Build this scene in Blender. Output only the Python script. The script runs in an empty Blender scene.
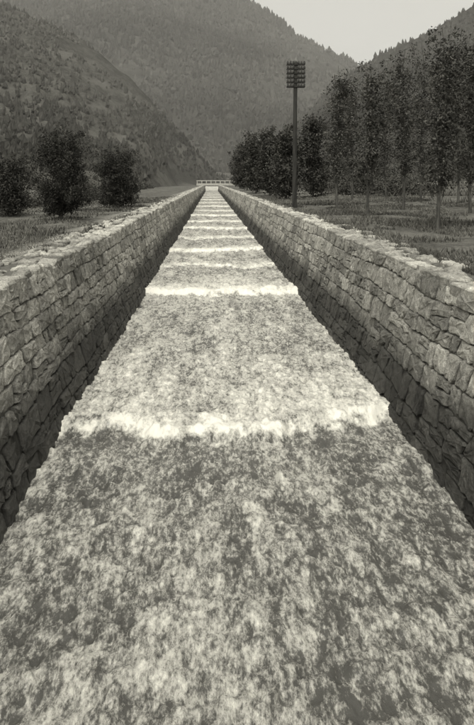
import bpy, math, random
import numpy as np
from mathutils import Vector
random.seed(7); rng=np.random.default_rng(7)
TINT=(1.0,0.978,0.885)

# ---------------------------------------------------------------- helpers
def _hash(ix,iy,seed):
    n=(ix.astype(np.int64)*374761393+iy.astype(np.int64)*668265263+seed*974711)&0x7fffffff
    n=((n^(n>>13))*1274126177)&0x7fffffff
    n=n^(n>>16)
    return (n&0xffff)/65535.0
def vnoise(x,y,seed=0):
    x=np.asarray(x,float);y=np.asarray(y,float)
    x,y=np.broadcast_arrays(x,y)
    ix=np.floor(x);iy=np.floor(y);fx=x-ix;fy=y-iy
    fx=fx*fx*(3-2*fx);fy=fy*fy*(3-2*fy)
    a=_hash(ix,iy,seed);b=_hash(ix+1,iy,seed);c=_hash(ix,iy+1,seed);d=_hash(ix+1,iy+1,seed)
    return (a*(1-fx)+b*fx)*(1-fy)+(c*(1-fx)+d*fx)*fy-0.5
def fbm(x,y,oct=4,seed=0):
    s=0;a=1.0;f=1.0
    for i in range(oct):
        s=s+a*vnoise(x*f+i*17.3,y*f-i*9.1,seed+i);a*=.5;f*=2.03
    return s
def mesh_obj(name,verts,faces,mats,col=None,smooth=False,matidx=None,parent=None,extra=None):
    me=bpy.data.meshes.new(name)
    verts=np.asarray(verts,dtype=np.float32)
    if isinstance(faces,np.ndarray):
        nf,k=faces.shape
        me.vertices.add(len(verts));me.vertices.foreach_set('co',verts.ravel())
        me.loops.add(nf*k);me.loops.foreach_set('vertex_index',faces.astype(np.int32).ravel())
        me.polygons.add(nf);me.polygons.foreach_set('loop_start',np.arange(0,nf*k,k,dtype=np.int32))
        try: me.polygons.foreach_set('loop_total',np.full(nf,k,dtype=np.int32))
        except Exception: pass
        me.update(calc_edges=True);me.validate()
    else:
        me.from_pydata([tuple(v) for v in verts.tolist()],[],faces);me.update()
    for m in mats: me.materials.append(m)
    if matidx is not None: me.polygons.foreach_set('material_index',np.asarray(matidx,dtype=np.int32))
    me.polygons.foreach_set('use_smooth',np.full(len(me.polygons),smooth))
    if col is not None:
        a=me.attributes.new('tone','FLOAT','POINT');a.data.foreach_set('value',np.asarray(col,dtype=np.float32))
    if extra is not None:
        for k,v in extra.items():
            a=me.attributes.new(k,'FLOAT','POINT');a.data.foreach_set('value',np.asarray(v,dtype=np.float32))
    ob=bpy.data.objects.new(name,me);bpy.context.scene.collection.objects.link(ob)
    if parent: ob.parent=parent
    return ob
def empty(name,loc=(0,0,0)):
    e=bpy.data.objects.new(name,None);e.location=loc;e.empty_display_size=.3
    bpy.context.scene.collection.objects.link(e);return e
class NT:
    def __init__(s,name,rough=.9,spec=.2):
        s.m=bpy.data.materials.new(name);s.m.use_nodes=True
        s.t=s.m.node_tree;s.b=s.t.nodes['Principled BSDF'];s.b.inputs['Roughness'].default_value=rough
        s.b.inputs['Specular IOR Level'].default_value=spec
        s.geo=s.n('ShaderNodeNewGeometry')
    def n(s,t,**k):
        nd=s.t.nodes.new(t)
        for a,b in k.items():
            if a in nd.inputs.keys(): nd.inputs[a].default_value=b
            else: setattr(nd,a,b)
        return nd
    def l(s,a,b): s.t.links.new(a,b)
    def pos(s,scale=(1,1,1)):
        m=s.n('ShaderNodeVectorMath',operation='MULTIPLY');s.l(s.geo.outputs['Position'],m.inputs[0]);m.inputs[1].default_value=scale;return m.outputs[0]
    def noise(s,scale,detail=4,rough=.55,sc=(1,1,1),dist=0):
        nd=s.n('ShaderNodeTexNoise');nd.inputs['Scale'].default_value=scale;nd.inputs['Detail'].default_value=detail
        nd.inputs['Roughness'].default_value=rough;nd.inputs['Distortion'].default_value=dist
        s.l(s.pos(sc),nd.inputs['Vector']);return nd.outputs[0]
    def mr(s,v,a,b,c,d,smooth=True):
        nd=s.n('ShaderNodeMapRange');nd.interpolation_type='SMOOTHSTEP' if smooth else 'LINEAR'
        s.l(v,nd.inputs[0])
        for i,x in enumerate((a,b,c,d)): nd.inputs[i+1].default_value=x
        return nd.outputs[0]
    def math(s,op,a,b=None,c=None):
        nd=s.n('ShaderNodeMath',operation=op)
        for i,x in enumerate((a,b,c)):
            if x is None: continue
            if isinstance(x,(int,float)): nd.inputs[i].default_value=x
            else: s.l(x,nd.inputs[i])
        return nd.outputs[0]
    def attr(s,name):
        nd=s.n('ShaderNodeAttribute');nd.attribute_name=name;return nd.outputs['Fac']
    def mix(s,f,a,b):
        nd=s.n('ShaderNodeMix');nd.data_type='FLOAT'
        for i,x in zip((0,2,3),(f,a,b)):
            if isinstance(x,(int,float)): nd.inputs[i].default_value=x
            else: s.l(x,nd.inputs[i])
        return nd.outputs[0]
    def color(s,val):
        c=s.n('ShaderNodeCombineColor')
        for i in range(3): s.l(s.math('MULTIPLY',val,TINT[i]),c.inputs[i])
        s.l(c.outputs[0],s.b.inputs['Base Color'])
    def bump(s,h,strength=.5,dist=.02):
        b=s.n('ShaderNodeBump');b.inputs['Strength'].default_value=strength;b.inputs['Distance'].default_value=dist
        s.l(h,b.inputs['Height']);s.l(b.outputs[0],s.b.inputs['Normal'])

# ---------------------------------------------------------------- materials
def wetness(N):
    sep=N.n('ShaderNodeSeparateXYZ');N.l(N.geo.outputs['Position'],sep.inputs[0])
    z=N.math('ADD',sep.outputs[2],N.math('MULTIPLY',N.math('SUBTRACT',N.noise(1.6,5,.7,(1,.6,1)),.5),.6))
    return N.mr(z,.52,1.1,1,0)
def stone_mat():
    N=NT('rubble_stone',.85,.2)
    t=N.attr('tone')
    n1=N.noise(9,5,.7);n2=N.noise(60,2,.7);n3=N.noise(.45,2,.5)
    v=N.math('MULTIPLY',t,N.mr(n1,.25,.75,.45,1.55,False))
    v=N.math('MULTIPLY',v,N.mr(n2,.3,.7,.6,1.35,False))
    v=N.math('MULTIPLY',v,N.mr(n3,.3,.7,.72,1.15))
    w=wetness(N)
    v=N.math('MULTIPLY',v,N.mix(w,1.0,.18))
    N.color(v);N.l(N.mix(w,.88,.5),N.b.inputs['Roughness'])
    N.bump(N.noise(14,7,.75),.9,.05)
    return N.m
def mortar_mat():
    N=NT('mortar',.95,.1)
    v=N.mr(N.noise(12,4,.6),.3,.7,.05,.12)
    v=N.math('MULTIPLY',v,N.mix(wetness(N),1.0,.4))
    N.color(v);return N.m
def water_mat():
    N=NT('turbulent_water',.5,.5);N.b.inputs['IOR'].default_value=1.33
    f=N.attr('foam')
    a=N.noise(12,6,.8,(1,.42,1),.15);b=N.noise(34,3,.75,(1,.45,1))
    s=N.math('ADD',N.math('MULTIPLY',a,.60),N.math('MULTIPLY',b,.40))
    s=N.math('ADD',s,N.math('MULTIPLY',f,.26))
    v=N.mr(s,.43,.69,.06,.66,False)
    N.color(v);N.l(N.mr(s,.46,.62,.1,.7),N.b.inputs['Roughness'])
    N.b.inputs['Coat Weight'].default_value=.35;N.b.inputs['Coat Roughness'].default_value=.12;N.b.inputs['Coat IOR'].default_value=1.33
    N.bump(a,.8,.04);return N.m
def ground_mat():
    N=NT('grass_ground',.95,.1)
    sep=N.n('ShaderNodeSeparateXYZ');N.l(N.geo.outputs['Position'],sep.inputs[0])
    n1=N.noise(.6,5,.7);n2=N.noise(7,5,.7);n3=N.noise(40,2,.7)
    v=N.mr(N.math('ADD',N.math('MULTIPLY',n1,.5),N.math('MULTIPLY',n2,.5)),.35,.66,.035,.15)
    xx=N.math('ADD',sep.outputs[0],N.math('MULTIPLY',N.math('SUBTRACT',N.noise(.9,3,.6),.5),1.1))
    p=N.math('MULTIPLY',N.mr(xx,-4.1,-3.6,0,1),N.mr(xx,-2.8,-2.5,1,0))
    v=N.mix(p,v,N.mr(n2,.3,.7,.14,.28))
    v=N.math('MULTIPLY',v,N.mr(n3,.3,.7,.7,1.25))
    N.color(v);N.bump(n2,1,.08);return N.m
def hill_mat(name,lo,hi,s=1.0,streak=0):
    N=NT(name,1,.0)
    a=N.noise(.03*s,5,.7);b=N.noise(.3*s,6,.8)
    v=N.math('ADD',N.math('MULTIPLY',a,.5),N.math('MULTIPLY',b,.5))
    if streak:
        m=N.n('ShaderNodeMapping');N.l(N.geo.outputs['Position'],m.inputs[0]);m.inputs['Rotation'].default_value=(0,math.radians(-38),0)
        m.inputs['Scale'].default_value=(.012,.03,.11)
        t=N.n('ShaderNodeTexNoise');N.l(m.outputs[0],t.inputs[0]);t.inputs['Scale'].default_value=1.;t.inputs['Detail'].default_value=5
        v=N.math('ADD',v,N.math('MULTIPLY',N.math('SUBTRACT',t.outputs[0],.5),streak))
    N.color(N.mr(v,.36,.66,lo,hi));N.bump(b,1,2.2/s);return N.m
def leaf_mat(name,grain=0):
    N=NT(name,.9,.05)
    v=N.attr('tone')
    if grain: v=N.math('MULTIPLY',v,N.mr(N.noise(grain,3,.75),.3,.7,.7,1.3,False))
    N.color(v);return N.m
def plain(name,lo,hi,scale,rough=.8,bs=.4,bd=.01,sc=(1,1,1)):
    N=NT(name,rough,.3);n=N.noise(scale,5,.65,sc);N.color(N.mr(n,.3,.7,lo,hi));N.bump(n,bs,bd);return N.m
M_stone=stone_mat();M_mort=mortar_mat();M_water=water_mat();M_ground=ground_mat();M_leaf=leaf_mat('leaves');M_crown=leaf_mat('forest_crowns',.9)
M_bark=plain('bark',.03,.09,9,.95,1,.03,(1,1,.25))
M_wood=plain('weathered_wood',.015,.04,12,.9,.6,.01,(1,1,.1))
M_porc=plain('glazed_insulator',.02,.05,20,.35)
M_conc=plain('bridge_masonry',.28,.42,2.5,.9,.5,.03)

# ---------------------------------------------------------------- layout
H_WALL=1.83; L_END=234.0
BASE={-1:1.764,1:2.31}; BAT={-1:.25,1:.246}
def wob(y): return 0.05*fbm(np.asarray(y)*.12,np.zeros_like(np.asarray(y,float)),2,3)
def wall_map(sg):
    def f(s,t,d):
        return (sg*(BASE[sg]+t*BAT[sg]-d)+float(wob(s)),s,t)
    return f
def top_map(sg):
    x0=BASE[sg]+BAT[sg]*H_WALL
    def f(s,w,d):
        return (sg*(x0+w)+float(wob(s)),s,H_WALL+d)
    return f
def ground_h(x,y):
    x=np.asarray(x,float);y=np.asarray(y,float)
    r=1.74+.03*np.clip(x-3.7,0,60)+.0005*np.clip(x-60,0,1e4)
    l=1.68-.03*np.clip(-3.2-x,0,8)+.03*np.clip(-x-14,0,60)
    b=np.where(x>0,r,l)
    amp=np.clip((np.abs(x)-3.2)/3,0,1)
    return b+amp*.28*fbm(x*.22,y*.18,3,21)+.05*fbm(x*1.3,y*1.3,2,5)

# ---------------------------------------------------------------- walls
def add_stone(V,F,C,poly,fm,h,tone,fine,base=-.04,inset=.006,tilt=.045,rnd=.02):
    poly=np.array(poly);n=len(poly)
    pts=[]
    us=(.1,.35,.65,.9) if fine==2 else ((.12,.88) if fine==1 else (.06,))
    for i in range(n):
        a=poly[i];b=poly[(i+1)%n]
        for u in us:
            j=rng.normal(0,.007 if fine==2 else .004,2);pts.append(a+(b-a)*u+j)
    pts=np.array(pts);c=pts.mean(0);k=len(pts)
    dirs=c-pts;ln=np.linalg.norm(dirs,axis=1,keepdims=True)+1e-6;dirs/=ln
    size=float(ln.mean())
    g=rng.normal(0,tilt,2)
    i0=len(V)
    rings=((base,inset),(h*.55,inset+.003),(h*.92,inset+rnd),(h*1.0,inset+size*.45))
    for ri,(d,ins) in enumerate(rings):
        P=pts+dirs*np.minimum(ins,ln*.8)
        for p in P:
            dd=d
            if ri>0: dd=d+float(np.dot(p-c,g))+(rng.normal(0,.006) if ri>1 else 0)
            V.append(fm(p[0],p[1],dd));C.append(tone*(.8 if ri<2 else 1))
    V.append(fm(c[0],c[1],h*1.05+rng.normal(0,.008)));C.append(tone)
    for r in range(len(rings)-1):
        for i in range(k):
            a=i0+r*k+i;b=i0+r*k+(i+1)%k
            F.append((a,b,b+k,a+k))
    r=len(rings)-1;ce=i0+len(rings)*k
    for i in range(k): F.append((i0+r*k+i,i0+r*k+(i+1)%k,ce))
def tone_rand():
    return float(np.clip(rng.normal(.275,.06),.15,.44))
def split(poly,depth=0):
    p=[np.array(q) for q in poly]
    w=np.linalg.norm(p[1]-p[0]);h=np.linalg.norm(p[3]-p[0])
    if depth<2 and w>.3 and h>.22 and random.random()<.34:
        u=random.uniform(.36,.64);v=min(.8,max(.2,u+random.uniform(-.1,.1)))
        if h>w*.55 or random.random()<.5:
            a=p[0]+(p[3]-p[0])*u;b=p[1]+(p[2]-p[1])*v
            return split([p[0],p[1],b,a],depth+1)+split([a,b,p[2],p[3]],depth+1)
        a=p[0]+(p[1]-p[0])*u;b=p[3]+(p[2]-p[3])*v
        return split([p[0],a,b,p[3]],depth+1)+split([a,p[1],p[2],b],depth+1)
    return [p]
def build_wall(sg,parent_name):
    V=[];F=[];C=[];fm=wall_map(sg)
    hs=[-.3,-.02]
    while hs[-1]<H_WALL-.32: hs.append(hs[-1]+random.uniform(.16,.29))
    hs.append(H_WALL-.002)
    K=len(hs)
    sd=11 if sg<0 else 51
    def line(k,s):
        if k in(0,K-1): return hs[k]
        return hs[k]+.10*float(vnoise(s*.5,k*7.7,sd))+.04*float(vnoise(s*2.1,k*3.3,sd+1))
    for k in range(K-1):
        s=-3.0+random.uniform(0,.3);lean=0
        while s<L_END:
            far=max(1.0,s/35)
            w=random.uniform(.18,.56)*far**.7
            l2=random.uniform(-.05,.05)
            s2=s+w
            P=[(s-lean,line(k,s)),(s2-l2,line(k,s2)),(s2+l2,line(k+1,s2)),(s+lean,line(k+1,s))]
            cells=split(P) if s<55 else [P]
            for c in cells:
                fine=2 if s<20 else (1 if s<45 else 0)
                add_stone(V,F,C,c,fm,random.uniform(.012,.045),tone_rand(),fine)
            s=s2;lean=l2
    ob_par=empty(parent_name)
    if sg>0: F=[tuple(reversed(f)) for f in F]
    mesh_obj('face_stones',V,F,[M_stone],C,parent=ob_par)
    V=[];F=[];C=[];fm=top_map(sg);Wd=.82 if sg<0 else .78
    rows=[(-.03,.22),(.22,.42),(.42,.62),(.62,Wd)]
    for (a,b) in rows:
        s=-3.0;lean=0
        while s<L_END:
            w=random.uniform(.16,.46)*max(1,s/40)**.7;s2=s+w;l2=random.uniform(-.05,.05)
            da=random.uniform(-.025,.02) if a<0 else random.uniform(-.04,.04)
            db=random.uniform(-.05,.05) if b<Wd else random.uniform(-.12,.06)
            P=[(s,a+da),(s2,a+da+random.uniform(-.02,.02)),(s2+l2,b+db),(s+lean,b+db)]
            fine=2 if s<20 else (1 if s<45 else 0)
            if random.random()>(.14 if a<.4 else .3) or a<0:
                add_stone(V,F,C,P,fm,random.uniform(.035,.08) if a<0 else random.uniform(.01,.075),tone_rand()*1.15,fine,base=-.1 if a<0 else -.05,inset=.008,tilt=.08,rnd=.03)
            s=s2;lean=l2
    if sg<0: F=[tuple(reversed(f)) for f in F]
    mesh_obj('coping',V,F,[M_stone],C,parent=ob_par)
    ys=np.concatenate([np.arange(-3,60,.5),np.arange(60,L_END+1,2)])
    prof=[(BASE[sg]-.3*BAT[sg],-.3),(BASE[sg]+BAT[sg]*(H_WALL-.001),H_WALL-.001),(BASE[sg]+BAT[sg]*H_WALL+Wd-.03,H_WALL-.001),(BASE[sg]+BAT[sg]*H_WALL+Wd,-.3)]
    V=[(sg*px+float(wob(y)),y,pz) for y in ys for px,pz in prof]
    F=[]
    for i in range(len(ys)-1):
        for j in range(3):
            a=i*4+j;F.append((a,a+1,a+5,a+4) if sg<0 else (a+4,a+5,a+1,a))
    n=len(V)-4;F.append((n,n+1,n+2,n+3));F.append((3,2,1,0))
    mesh_obj('mortar_core',V,F,[M_mort],parent=ob_par)
build_wall(-1,'stone_wall');build_wall(1,'stone_wall')

# ---------------------------------------------------------------- water
ys=[-3.0]
while ys[-1]<2.6: ys.append(ys[-1]+.08)
while ys[-1]<236: ys.append(ys[-1]*1.0046)
ys=np.array(ys);xs=np.linspace(-2.0,2.55,340)
X,Y=np.meshgrid(xs,ys)
fy=[-2.0,7.8,17.3,22.8,28.0,34.5,41,49,57,67,79,92,108,125,146,170,200,250]
ft=[1,1,1,.5,.9,.55,.9,.65,.9,.7,.9,.8,.9,.8,.9,.8,.8]
fx=[-1.73,-1.13,-.24,.04,.58,1.33,2.24];fo=np.array([7.8,8.06,7.62,7.56,7.74,7.93,8.48])-7.9
Z=np.zeros_like(X);FO=np.zeros_like(X)
for i,y0 in enumerate(fy[:-1]):
    if i==1: off=np.interp(X,fx,fo)
    else: off=(1.3 if i<5 else 1.5)*vnoise(X*.7+i*5.1,np.zeros_like(X)+i*3.7,40)*(1+i*.08)+.03*(X-.3)
    off=off+.26*fbm(X*1.8+i*9,np.zeros_like(X)+i,3,41)
    d=Y-(y0+off)
    front=np.clip(d/.34+.5,0,1);front=front*front*(3-2*front)
    Z+=.12*ft[i]*front*np.exp(-np.clip(d,0,99)/2.5)
    wf=(.13+.012*y0)*(1+1.9*fbm(X*2.6+i*3,Y*2,4,140+i))
    wf=np.clip(wf,.05,9)
    rag=np.clip((d+.34*fbm(X*6,Y*6,4,180+i))/.30+.5,0,1)
    br=np.clip(1+1.1*fbm(X*1.2+i*7,Y*.3,3,160+i),.4,1.25)
    FO+=ft[i]*(br*rag*np.exp(-(np.clip(d,0,99)/wf)**.95)*.95+.40*rag*np.exp(-np.clip(d,0,99)/1.6))
near=fbm(X*3,Y*2.0,5,60)
rid=1-2*np.abs(fbm(X*6.5,Y*4.0,4,70))
Z+=.045*near+.022*rid+.04*fbm(X*14,Y*9,2,80)
Z+=.04*FO*fbm(X*5,Y*5,2,90)
thr=fbm(X*4.6+.5*fbm(X*.9,Y*.7,3,12),Y*.9,4,95)
FO=FO-.10+.14*np.clip(near*1.3,-1,1)+.22*(rid-.5)+.30*np.clip(thr,-1,1)+.17*np.clip((Y-7.9)/1.2,0,1)+.05*np.clip((Y-18)/50,0,1)
edge=np.minimum(X+1.80,2.34-X);FO+=.15*np.exp(-(edge/.12)**2)
Z+=1.5*np.clip((Y-212)/22,0,1)
FO+=.3*np.clip((Y-212)/5,0,1)
idx=np.arange(X.size).reshape(X.shape)
Fq=np.stack([idx[:-1,:-1].ravel(),idx[:-1,1:].ravel(),idx[1:,1:].ravel(),idx[1:,:-1].ravel()],1)
mesh_obj('water',np.stack([X.ravel(),Y.ravel(),Z.ravel()],1),Fq,[M_water],smooth=True,extra={'foam':FO.ravel()})

# ---------------------------------------------------------------- ground
gx=[-1600,-1000,-600,-350,-200,-120,-80,-55,-40,-30,-24,-20,-17,-14]+list(np.arange(-12,-2.95,.35))+[-2.95]
gx+= [3.45]+list(np.arange(3.8,14,.4))+[15,17,20,24,30,40,55,80,120,200,350,600,1000,1600]
gx=np.array(gx,float)
gy=np.array(list(np.arange(-30,0,3))+list(np.arange(0,60,.5))+list(np.arange(60,196,3))+[197,205,215,234,260,300,380,500,700,1000,1500,2500])
GX,GY=np.meshgrid(gx,gy);GZ=ground_h(GX,GY)
idx=np.arange(GX.size).reshape(GX.shape);F=[]
li=int(np.where(gx==-2.95)[0][0])
for r in range(len(gy)-1):
    for c in range(len(gx)-1):
        if c==li and gy[r]<234: continue
        F.append((idx[r,c],idx[r,c+1],idx[r+1,c+1],idx[r+1,c]))
mesh_obj('ground',np.stack([GX.ravel(),GY.ravel(),GZ.ravel()],1),np.array(F),[M_ground],smooth=True)

# ---------------------------------------------------------------- hills
def hill(name,pts,y0,D,back,mat,xr,nseed,amp,nx=300,ny=180,curve=1.15):
    px=[p[0] for p in pts];pz=[p[1] for p in pts]
    xs=np.linspace(xr[0],xr[1],nx);v=np.linspace(0,1.35,ny)
    X,T=np.meshgrid(xs,v)
    Hh=np.interp(X,px,pz)
    k=np.ones(9)/9;row=np.convolve(np.pad(Hh[0],4,mode='edge'),k,'valid');Hh=np.tile(row,(ny,1))
    Y=np.where(T<1,y0-D+D*T,y0+(T-1)*back/.35)
    P=np.where(T<1,T**curve,1-((T-1)/.35)**1.4*.9)
    sc=D
    Z=Hh*P+amp*np.clip(P*2,0,1)*(fbm(X/sc*5,Y/sc*4,5,nseed))+amp*.2*fbm(X/sc*40,Y/sc*40,4,nseed+9)*np.clip(P*3,0,1)
    Z=Z+1.0-1.5*(T<=0)
    m=np.maximum(np.clip((np.abs(X-1.5)-9)/18,0,1),np.clip((Y-240)/60,0,1));m=m*m*(3-2*m)
    Z=Z*m-2.5*(1-m)
    idx=np.arange(X.size).reshape(X.shape)
    Fq=np.stack([idx[:-1,:-1].ravel(),idx[:-1,1:].ravel(),idx[1:,1:].ravel(),idx[1:,:-1].ravel()],1)
    mesh_obj(name,np.stack([X.ravel(),Y.ravel(),Z.ravel()],1),Fq,[mat],smooth=True)
    return X,Y,Z,m
def scaled(d,pts): s=d/650;return [((x-211)*s,3+(182-y)*s) for x,y in pts]
MA=hill_mat('near_hillside',.055,.13,1,.6);MB=hill_mat('far_hillside',.05,.10,.5,.4);MC=hill_mat('right_hillside',.04,.08,1,.2)
hA=hill('hill',scaled(310,[(-700,0),(-200,-20),(0,10),(80,42),(130,85),(180,142),(205,168),(216,180),(225,183),(240,184)]),310,225,120,MA,(-440,20),101,11)
hB=hill('mountain',scaled(850,[(-500,-120),(0,-90),(120,-60),(240,-12),(298,34),(345,73),(400,111),(460,150),(600,178)]),850,480,400,MB,(-1000,520),202,26)
hC=hill('hill',scaled(420,[(190,183),(222,180),(240,166),(270,146),(305,112),(345,74),(385,52),(425,34),(474,8),(560,-30),(900,-70)]),420,300,160,MC,(-14,460),303,9)

def quads(name,P,s,tone,mat,parent=None,elong=1.4):
    N=len(P)
    a=rng.normal(0,1,(N,3));a/=np.linalg.norm(a,axis=1,keepdims=True)
    b=rng.normal(0,1,(N,3));b=b-(a*b).sum(1,keepdims=True)*a;b/=np.linalg.norm(b,axis=1,keepdims=True)
    s=np.broadcast_to(s,(N,))[:,None]
    a=a*s*elong;b=b*s*.62
    V=np.stack([P-a,P+b*rng.uniform(.7,1.1,(N,1)),P+a,P-b],1).reshape(-1,3)
    return mesh_obj(name,V,np.arange(N*4).reshape(N,4),[mat],np.repeat(tone,4),parent=parent)
def forest(name,Hs,n,size,tone,thr,seed,con=.8):
    X,Y,Z,M=Hs;ny,nx=X.shape
    r=(rng.random(n)*(ny*.76-2)).astype(int)+1;c=rng.integers(1,nx-1,n)
    fx_=rng.random(n);fy_=rng.random(n)
    x=X[r,c]+fx_*(X[0,1]-X[0,0]);y=Y[r,c]+fy_*(Y[r+1,c]-Y[r,c])
    z=(Z[r,c]*(1-fx_)+Z[r,np.minimum(c+1,nx-1)]*fx_)*(1-fy_)+Z[r+1,c]*fy_
    vis=(x/y<.56)&(x/y>-.52)
    L=size*26
    dens=fbm(x/L,z/L*1.5+y/L*.6,4,seed);big=fbm(x/L*.35,z/L*.6,3,seed+5)
    keep=(dens+rng.normal(0,.14,n)>thr)&(M[r,c]>.6)&(vis|(rng.random(n)<.3))
    base=np.stack([x,y,z],1)[keep];n=len(base);dk=dens[keep]+.9*big[keep]
    sz=size*rng.uniform(.4,1.15,n);tall=rng.uniform(.7,1.7,n)
    K=5;lev=[(-.2,.9),(.35,.95),(.95,.18)]
    Vs=[]
    an=np.linspace(0,2*math.pi,K,endpoint=False)[None,:]+rng.uniform(0,1.2,(n,1))
    for (h,w) in lev:
        rr=w*rng.uniform(.4,1.3,(n,K))*sz[:,None]*.5
        hh=(h*tall[:,None]+rng.normal(0,.16,(n,K)))*sz[:,None]
        Vs.append(np.stack([base[:,0:1]+np.cos(an)*rr,base[:,1:2]+np.sin(an)*rr,base[:,2:3]+hh],2))
    V=np.stack(Vs,1)
    Lv=len(lev);per=Lv*K
    f=[]
    for l in range(Lv-1):
        for k in range(K):
            a=l*K+k;b=l*K+(k+1)%K;f.append((a,b,b+K,a+K))
    f=np.array(f)
    F=(f[None]+(np.arange(n)*per)[:,None,None]).reshape(-1,4)
    tn=np.repeat(tone*rng.uniform(.8,1.2,n)*(1-con*np.clip(dk,-.8,.8)),per)*rng.uniform(.88,1.12,n*per)
    mesh_obj(name,V.reshape(-1,3),F,[M_crown],tn,smooth=False)
forest('hillside_scrub',hA,30000,1.7,.068,-.14,71,.7)
forest('mountain_forest',hB,60000,4.5,.066,-.30,72,.8)
forest('hillside_forest',hC,28000,2.4,.05,-.42,73,.6)

# ---------------------------------------------------------------- valley haze (added box of scattering volume, softens the far slopes)
def haze():
    me=bpy.data.meshes.new('valley_haze');V=[];F=[]
    x0,x1,y0,y1,z0,z1=-1500,1500,90,2000,-20,420
    for z in(z0,z1):
        for (a,b) in((x0,y0),(x1,y0),(x1,y1),(x0,y1)): V.append((a,b,z))
    F=[(3,2,1,0),(4,5,6,7),(0,1,5,4),(1,2,6,5),(2,3,7,6),(3,0,4,7)]
    me.from_pydata(V,[],F)
    m=bpy.data.materials.new('haze_volume');m.use_nodes=True;t=m.node_tree
    for n in list(t.nodes):
        if n.type!='OUTPUT_MATERIAL': t.nodes.remove(n)
    out=[n for n in t.nodes if n.type=='OUTPUT_MATERIAL'][0]
    v=t.nodes.new('ShaderNodeVolumeScatter');v.inputs['Color'].default_value=(.98,.96,.91,1)
    v.inputs['Density'].default_value=.00042;v.inputs['Anisotropy'].default_value=.0
    t.links.new(v.outputs[0],out.inputs['Volume'])
    me.materials.append(m);o=bpy.data.objects.new('valley_haze',me);bpy.context.scene.collection.objects.link(o)
haze()

# ---------------------------------------------------------------- trees
def tube(V,F,pts,rad,k=7):
    i0=len(V)
    for i,(p,r) in enumerate(zip(pts,rad)):
        d=(pts[min(i+1,len(pts)-1)]-pts[max(i-1,0)]).normalized()
        a=d.cross(Vector((.3,.9,.1))).normalized();b=d.cross(a)
        for j in range(k):
            t=2*math.pi*j/k;V.append(tuple(p+(a*math.cos(t)+b*math.sin(t))*r))
    for i in range(len(pts)-1):
        for j in range(k):
            a=i0+i*k+j;b=i0+i*k+(j+1)%k;F.append((a,b,b+k,a+k))
def tree(name,x,y,h,rad,c0,kind,nclump,per,leaf,tone,tr=.07,lean=0.0,clsz=.2,sink=.1,nl=None):
    z=float(ground_h(x,y))-sink
    par=empty(name,(x,y,z))
    V=[];F=[]
    n=10;pts=[];ph=random.uniform(0,6)
    for i in range(n+1):
        t=i/n;pts.append(Vector((lean*h*t+.03*h*math.sin(t*5+ph)*t,.02*h*math.cos(t*4+ph)*t,h*.94*t)))
    tube(V,F,pts,[tr*(1.15 if i==0 else 1)*(1-.88*i/n) for i in range(n+1)],8)
    def axis(t):
        f=min(max(t,0),.999)*n;i=int(f);return pts[i].lerp(pts[i+1],f-i)
    cl=[]
    nl=nl or 28
    for i in range(nl):
        t=c0+(0.95-c0)*(i+random.random())/nl*.97
        u=(t-c0)/(1-c0)
        if kind=='slim': R=rad*(.35+.75*math.sin(math.pi*min(1,u*.86+.14)))*random.uniform(.45,1.25)
        else: R=rad*math.sqrt(max(.05,1-(2*u-.95)**2))*random.uniform(.6,1.0)
        an=i*2.4+random.uniform(-.5,.5)
        st=axis(max(.06,t-(.16 if kind=='slim' else .22)))
        en=axis(t)+Vector((math.cos(an)*R,math.sin(an)*R,(.07*h if kind=='slim' else .03*h)*random.uniform(.2,1.2)))
        mid=st.lerp(en,.5)+Vector((random.gauss(0,.05),random.gauss(0,.05),-.02*h+random.gauss(0,.04)))
        q=[st,st.lerp(mid,.5),mid,mid.lerp(en,.5),en]
        rr=tr*.34*(1-.5*t);tube(V,F,q,[rr,rr*.8,rr*.6,rr*.4,rr*.2],5)
        for k in range(nclump):
            w=random.random()**.6
            c=(st.lerp(mid,w*2) if w<.5 else mid.lerp(en,w*2-1))
            c=c+Vector((random.gauss(0,clsz*.7),random.gauss(0,clsz*.7),random.gauss(0,clsz*.8)))
            if c.z>c0*h*.8: cl.append((c,clsz*random.uniform(.4,1.2),random.uniform(.6,1.5)))
    mesh_obj('trunk_and_limbs',V,F,[M_bark],smooth=True,parent=par)
    N=len(cl)*per
    cc=np.array([c[0][:] for c in cl]);cs=np.array([c[1] for c in cl]);ct=np.array([c[2] for c in cl])
    ci=np.repeat(np.arange(len(cl)),per)
    g=rng.normal(0,.5,(N,3));g=np.clip(g,-1.1,1.1)
    P=cc[ci]+g*cs[ci][:,None]
    quads('leaves',P,leaf*rng.uniform(.6,1.3,N),tone*ct[ci]*rng.uniform(.7,1.3,N),M_leaf,parent=par)
def px(xp,y): return (xp-211)/650*y
tree('bushy_tree',px(61,22),22,3.45,1.15,.13,'round',18,54,.027,.032,.07,0,.22)
tree('bushy_tree',px(119,34),34,3.5,1.45,.10,'round',18,48,.036,.034,.08,0,.28)
tree('bushy_tree',px(8,27),27,2.8,1.0,.1,'round',10,36,.04,.04,.07,0,.28)
for (xp,yy,hh,rd,c0,nc,ln) in [(438,17.5,5.9,.42,.25,10,.03),(484,18,6.0,.45,.25,9,-.01),(368,22,5.6,.40,.27,9,.01),
    (337,28,6.7,.44,.25,9,0),(403,27,7.2,.46,.27,8,0.02),(352,37,7.8,.5,.22,8,0),(421,34,9.0,.55,.22,8,0),(386,42,9.4,.6,.2,8,0),(458,31,9.0,.55,.2,8,0),(470,24,7.0,.5,.2,8,0)]:
    tree('poplar_tree',px(xp,yy),yy,hh,rd,c0,'slim',nc,22,.025+.0006*yy,.058,.055,ln,.16+.003*yy)
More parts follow.
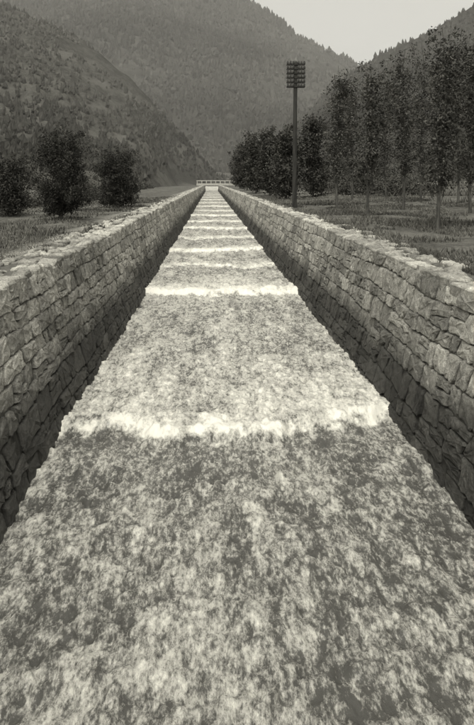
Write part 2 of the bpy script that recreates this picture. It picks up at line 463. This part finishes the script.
for (xp,yy,hh,rd) in [(313,46,6.6,.8),(286,46,5.6,.8),(270,56,6.4,.95),(256,72,7.3,1.2),(247,92,7.8,1.5),(240,120,8.8,1.9)]:
    tree('roadside_tree',px(xp,yy),yy,hh,rd,.1,'slim',10,30,.042+.0007*yy,.048,.08,0,.30+.002*yy,nl=26)

# ---------------------------------------------------------------- grass, hedge
def grass(name,regions,tone):
    Vs=[];Fs=[];Cs=[];o=0
    for (x0,x1,y0,y1,n,hgt) in regions:
        y=y0*(y1/y0)**rng.random(n);x=rng.uniform(x0,x1,n)
        k=fbm(x*.8,y*.5,3,33)>-.12;x=x[k];y=y[k];m=len(x)
        z=ground_h(x,y)
        z=np.where((x>-3.05)&(x<0)|(x<3.55)&(x>0),H_WALL+.0,z)
        hh=hgt*rng.uniform(.4,1.4,m)*(1+.9*fbm(x*.5,y*.4,2,8));a=rng.uniform(0,math.pi,m)
        w=(.005+.0008*y);ln=rng.normal(0,.45,(m,2))*hh[:,None]
        P0=np.stack([x-np.cos(a)*w,y-np.sin(a)*w,z-.02],1);P1=np.stack([x+np.cos(a)*w,y+np.sin(a)*w,z-.02],1)
        P2=np.stack([x+ln[:,0],y+ln[:,1],z+hh],1)
        V=np.stack([P0,P1,P2],1).reshape(-1,3);Vs.append(V);Fs.append(np.arange(m*3).reshape(m,3)+o);o+=m*3
        t=tone*rng.uniform(.6,1.4,m)*(1+.8*fbm(x*.35,y*.3,3,19));Cs.append(np.stack([t*.6,t*.6,t*1.2],1).ravel())
    mesh_obj(name,np.concatenate(Vs),np.concatenate(Fs),[M_leaf],np.concatenate(Cs))
grass('grass',[(3.62,12,6,60,80000,.08),(-12,-3.8,6,60,50000,.09),(-4.0,-3.05,6,60,6000,.06),(3.28,3.75,5,60,11000,.10),(-3.2,-2.7,5,60,7000,.08),(12,40,20,120,15000,.3)],.105)
def shrubs(name,items,tone):
    P=[];T=[];S=[]
    for (x,y,r) in items:
        n=600;u=rng.normal(0,.5,(n,3))*r;u[:,2]=np.abs(u[:,2])*1.0
        lump=.75+.5*rng.random()
        P.append(np.array([[x,y,float(ground_h(x,y))]])+u);T.append(tone*lump*rng.uniform(.6,1.4,n));S.append(np.full(n,.03+.0009*y))
    quads(name,np.concatenate(P),np.concatenate(S),np.concatenate(T),M_leaf)
it=[]
for i in range(60):
    yy=45*(150/45)**random.random();it.append((random.uniform(6.0,12)+yy*.08,yy,random.uniform(.6,1.6)))
for i in range(80):
    yy=30*(180/30)**random.random();it.append((-random.uniform(6.5,16)-yy*.05,yy,random.uniform(.3,1.1)))
shrubs('hedge_scrub',it,.055)

# ---------------------------------------------------------------- telegraph pole
def telegraph():
    yy=30.0;x=px(294.5,yy);zb=float(ground_h(x,yy))-.3
    top=3+(182-62)/650*yy
    par=empty('telegraph_pole',(x,yy,zb));Hh=top-zb
    V=[];F=[];n=12
    tube(V,F,[Vector((.06*t*t,0,Hh*t)) for t in [i/n for i in range(n+1)]],[.115-.035*i/n for i in range(n+1)],14)
    k=len(V);V.append((.06,0,Hh+.05));
    for j in range(14): F.append((k-14+j,k-14+(j+1)%14,k))
    mesh_obj('pole',V,F,[M_wood],smooth=True,parent=par)
    import bmesh
    bm=bmesh.new();bi=bmesh.new()
    for a in range(6):
        z=Hh-.12-a*.205
        for sy in (-1,1):
            r=bmesh.ops.create_cube(bm,size=1)
            bmesh.ops.scale(bm,vec=(.84,.035,.06),verts=r['verts']);bmesh.ops.translate(bm,vec=(.06,sy*.095,z),verts=r['verts'])
        for xo in (-.38,-.25,-.12,.12,.25,.38):
            r=bmesh.ops.create_cone(bm,segments=6,radius1=.012,radius2=.012,depth=.1,cap_ends=True)
            bmesh.ops.translate(bm,vec=(.06+xo,-.095,z+.06),verts=r['verts'])
            for (r1,r2,dz,dp) in ((.055,.047,.07,.05),(.045,.036,.11,.035),(.045,.022,.14,.03)):
                r=bmesh.ops.create_cone(bi,segments=12,radius1=r1,radius2=r2,depth=dp,cap_ends=True)
                bmesh.ops.translate(bi,vec=(.06+xo,-.095,z+dz),verts=r['verts'])
    for nm,b,m in (('crossarms',bm,M_wood),('insulators',bi,M_porc)):
        me=bpy.data.meshes.new(nm);b.to_mesh(me);b.free();me.materials.append(m)
        o=bpy.data.objects.new(nm,me);bpy.context.scene.collection.objects.link(o);o.parent=par
telegraph()

# ---------------------------------------------------------------- footbridge at the head
def box(V,F,x0,x1,y0,y1,z0,z1):
    i=len(V)
    for z in(z0,z1):
        for (a,b) in((x0,y0),(x1,y0),(x1,y1),(x0,y1)): V.append((a,b,z))
    for f in((3,2,1,0),(4,5,6,7),(0,1,5,4),(1,2,6,5),(2,3,7,6),(3,0,4,7)): F.append(tuple(i+q for q in f))
V=[];F=[]
box(V,F,-4.2,-2.35,197,198.4,1.4,1.95);box(V,F,2.9,7.0,197,198.4,1.4,1.95)
box(V,F,-4.4,7.2,196.8,198.6,1.953,2.6)
box(V,F,-4.4,7.2,196.68,196.8,3.25,3.5)
for i in range(9):
    x=-4.3+i*1.40;box(V,F,x,x+.25,196.69,196.79,1.9,3.248)
mesh_obj('footbridge',V,F,[M_conc])

# ---------------------------------------------------------------- world, light, camera
w=bpy.data.worlds.new('sky');bpy.context.scene.world=w;w.use_nodes=True;nt=w.node_tree
bg=nt.nodes['Background'];sk=nt.nodes.new('ShaderNodeTexSky');sk.sky_type='NISHITA';sk.sun_disc=False
sx,sy,sz=-.12,-.5,1.0
el=math.atan2(sz,math.hypot(sx,sy));az=math.atan2(sx,sy)
sk.sun_elevation=el;sk.sun_rotation=az%(2*math.pi);sk.dust_density=6;sk.air_density=1.6
bw=nt.nodes.new('ShaderNodeRGBToBW');nt.links.new(sk.outputs[0],bw.inputs[0])
cc=nt.nodes.new('ShaderNodeCombineColor')
for i in range(3):
    m=nt.nodes.new('ShaderNodeMath');m.operation='MULTIPLY';m.inputs[1].default_value=TINT[i]*1.7
    nt.links.new(bw.outputs[0],m.inputs[0]);nt.links.new(m.outputs[0],cc.inputs[i])
nt.links.new(cc.outputs[0],bg.inputs[0]);bg.inputs[1].default_value=.15
sl=bpy.data.lights.new('sun','SUN');sl.energy=1.1;sl.angle=math.radians(20);sl.color=(1,.98,.94)
so=bpy.data.objects.new('sun',sl);bpy.context.scene.collection.objects.link(so)
so.rotation_euler=Vector((sx,sy,sz)).to_track_quat('Z','Y').to_euler()
cam=bpy.data.cameras.new('camera');co=bpy.data.objects.new('camera',cam);bpy.context.scene.collection.objects.link(co)
co.location=(0,0,3);co.rotation_euler=(math.radians(90),0,0)
cam.sensor_fit='VERTICAL';cam.sensor_height=36;cam.lens=650/725*36
cam.shift_x=26/725;cam.shift_y=-180.5/725;cam.clip_end=6000;cam.clip_start=.05
sc=bpy.context.scene;sc.camera=co
sc.view_settings.view_transform='Standard';sc.view_settings.look='None';sc.view_settings.exposure=0
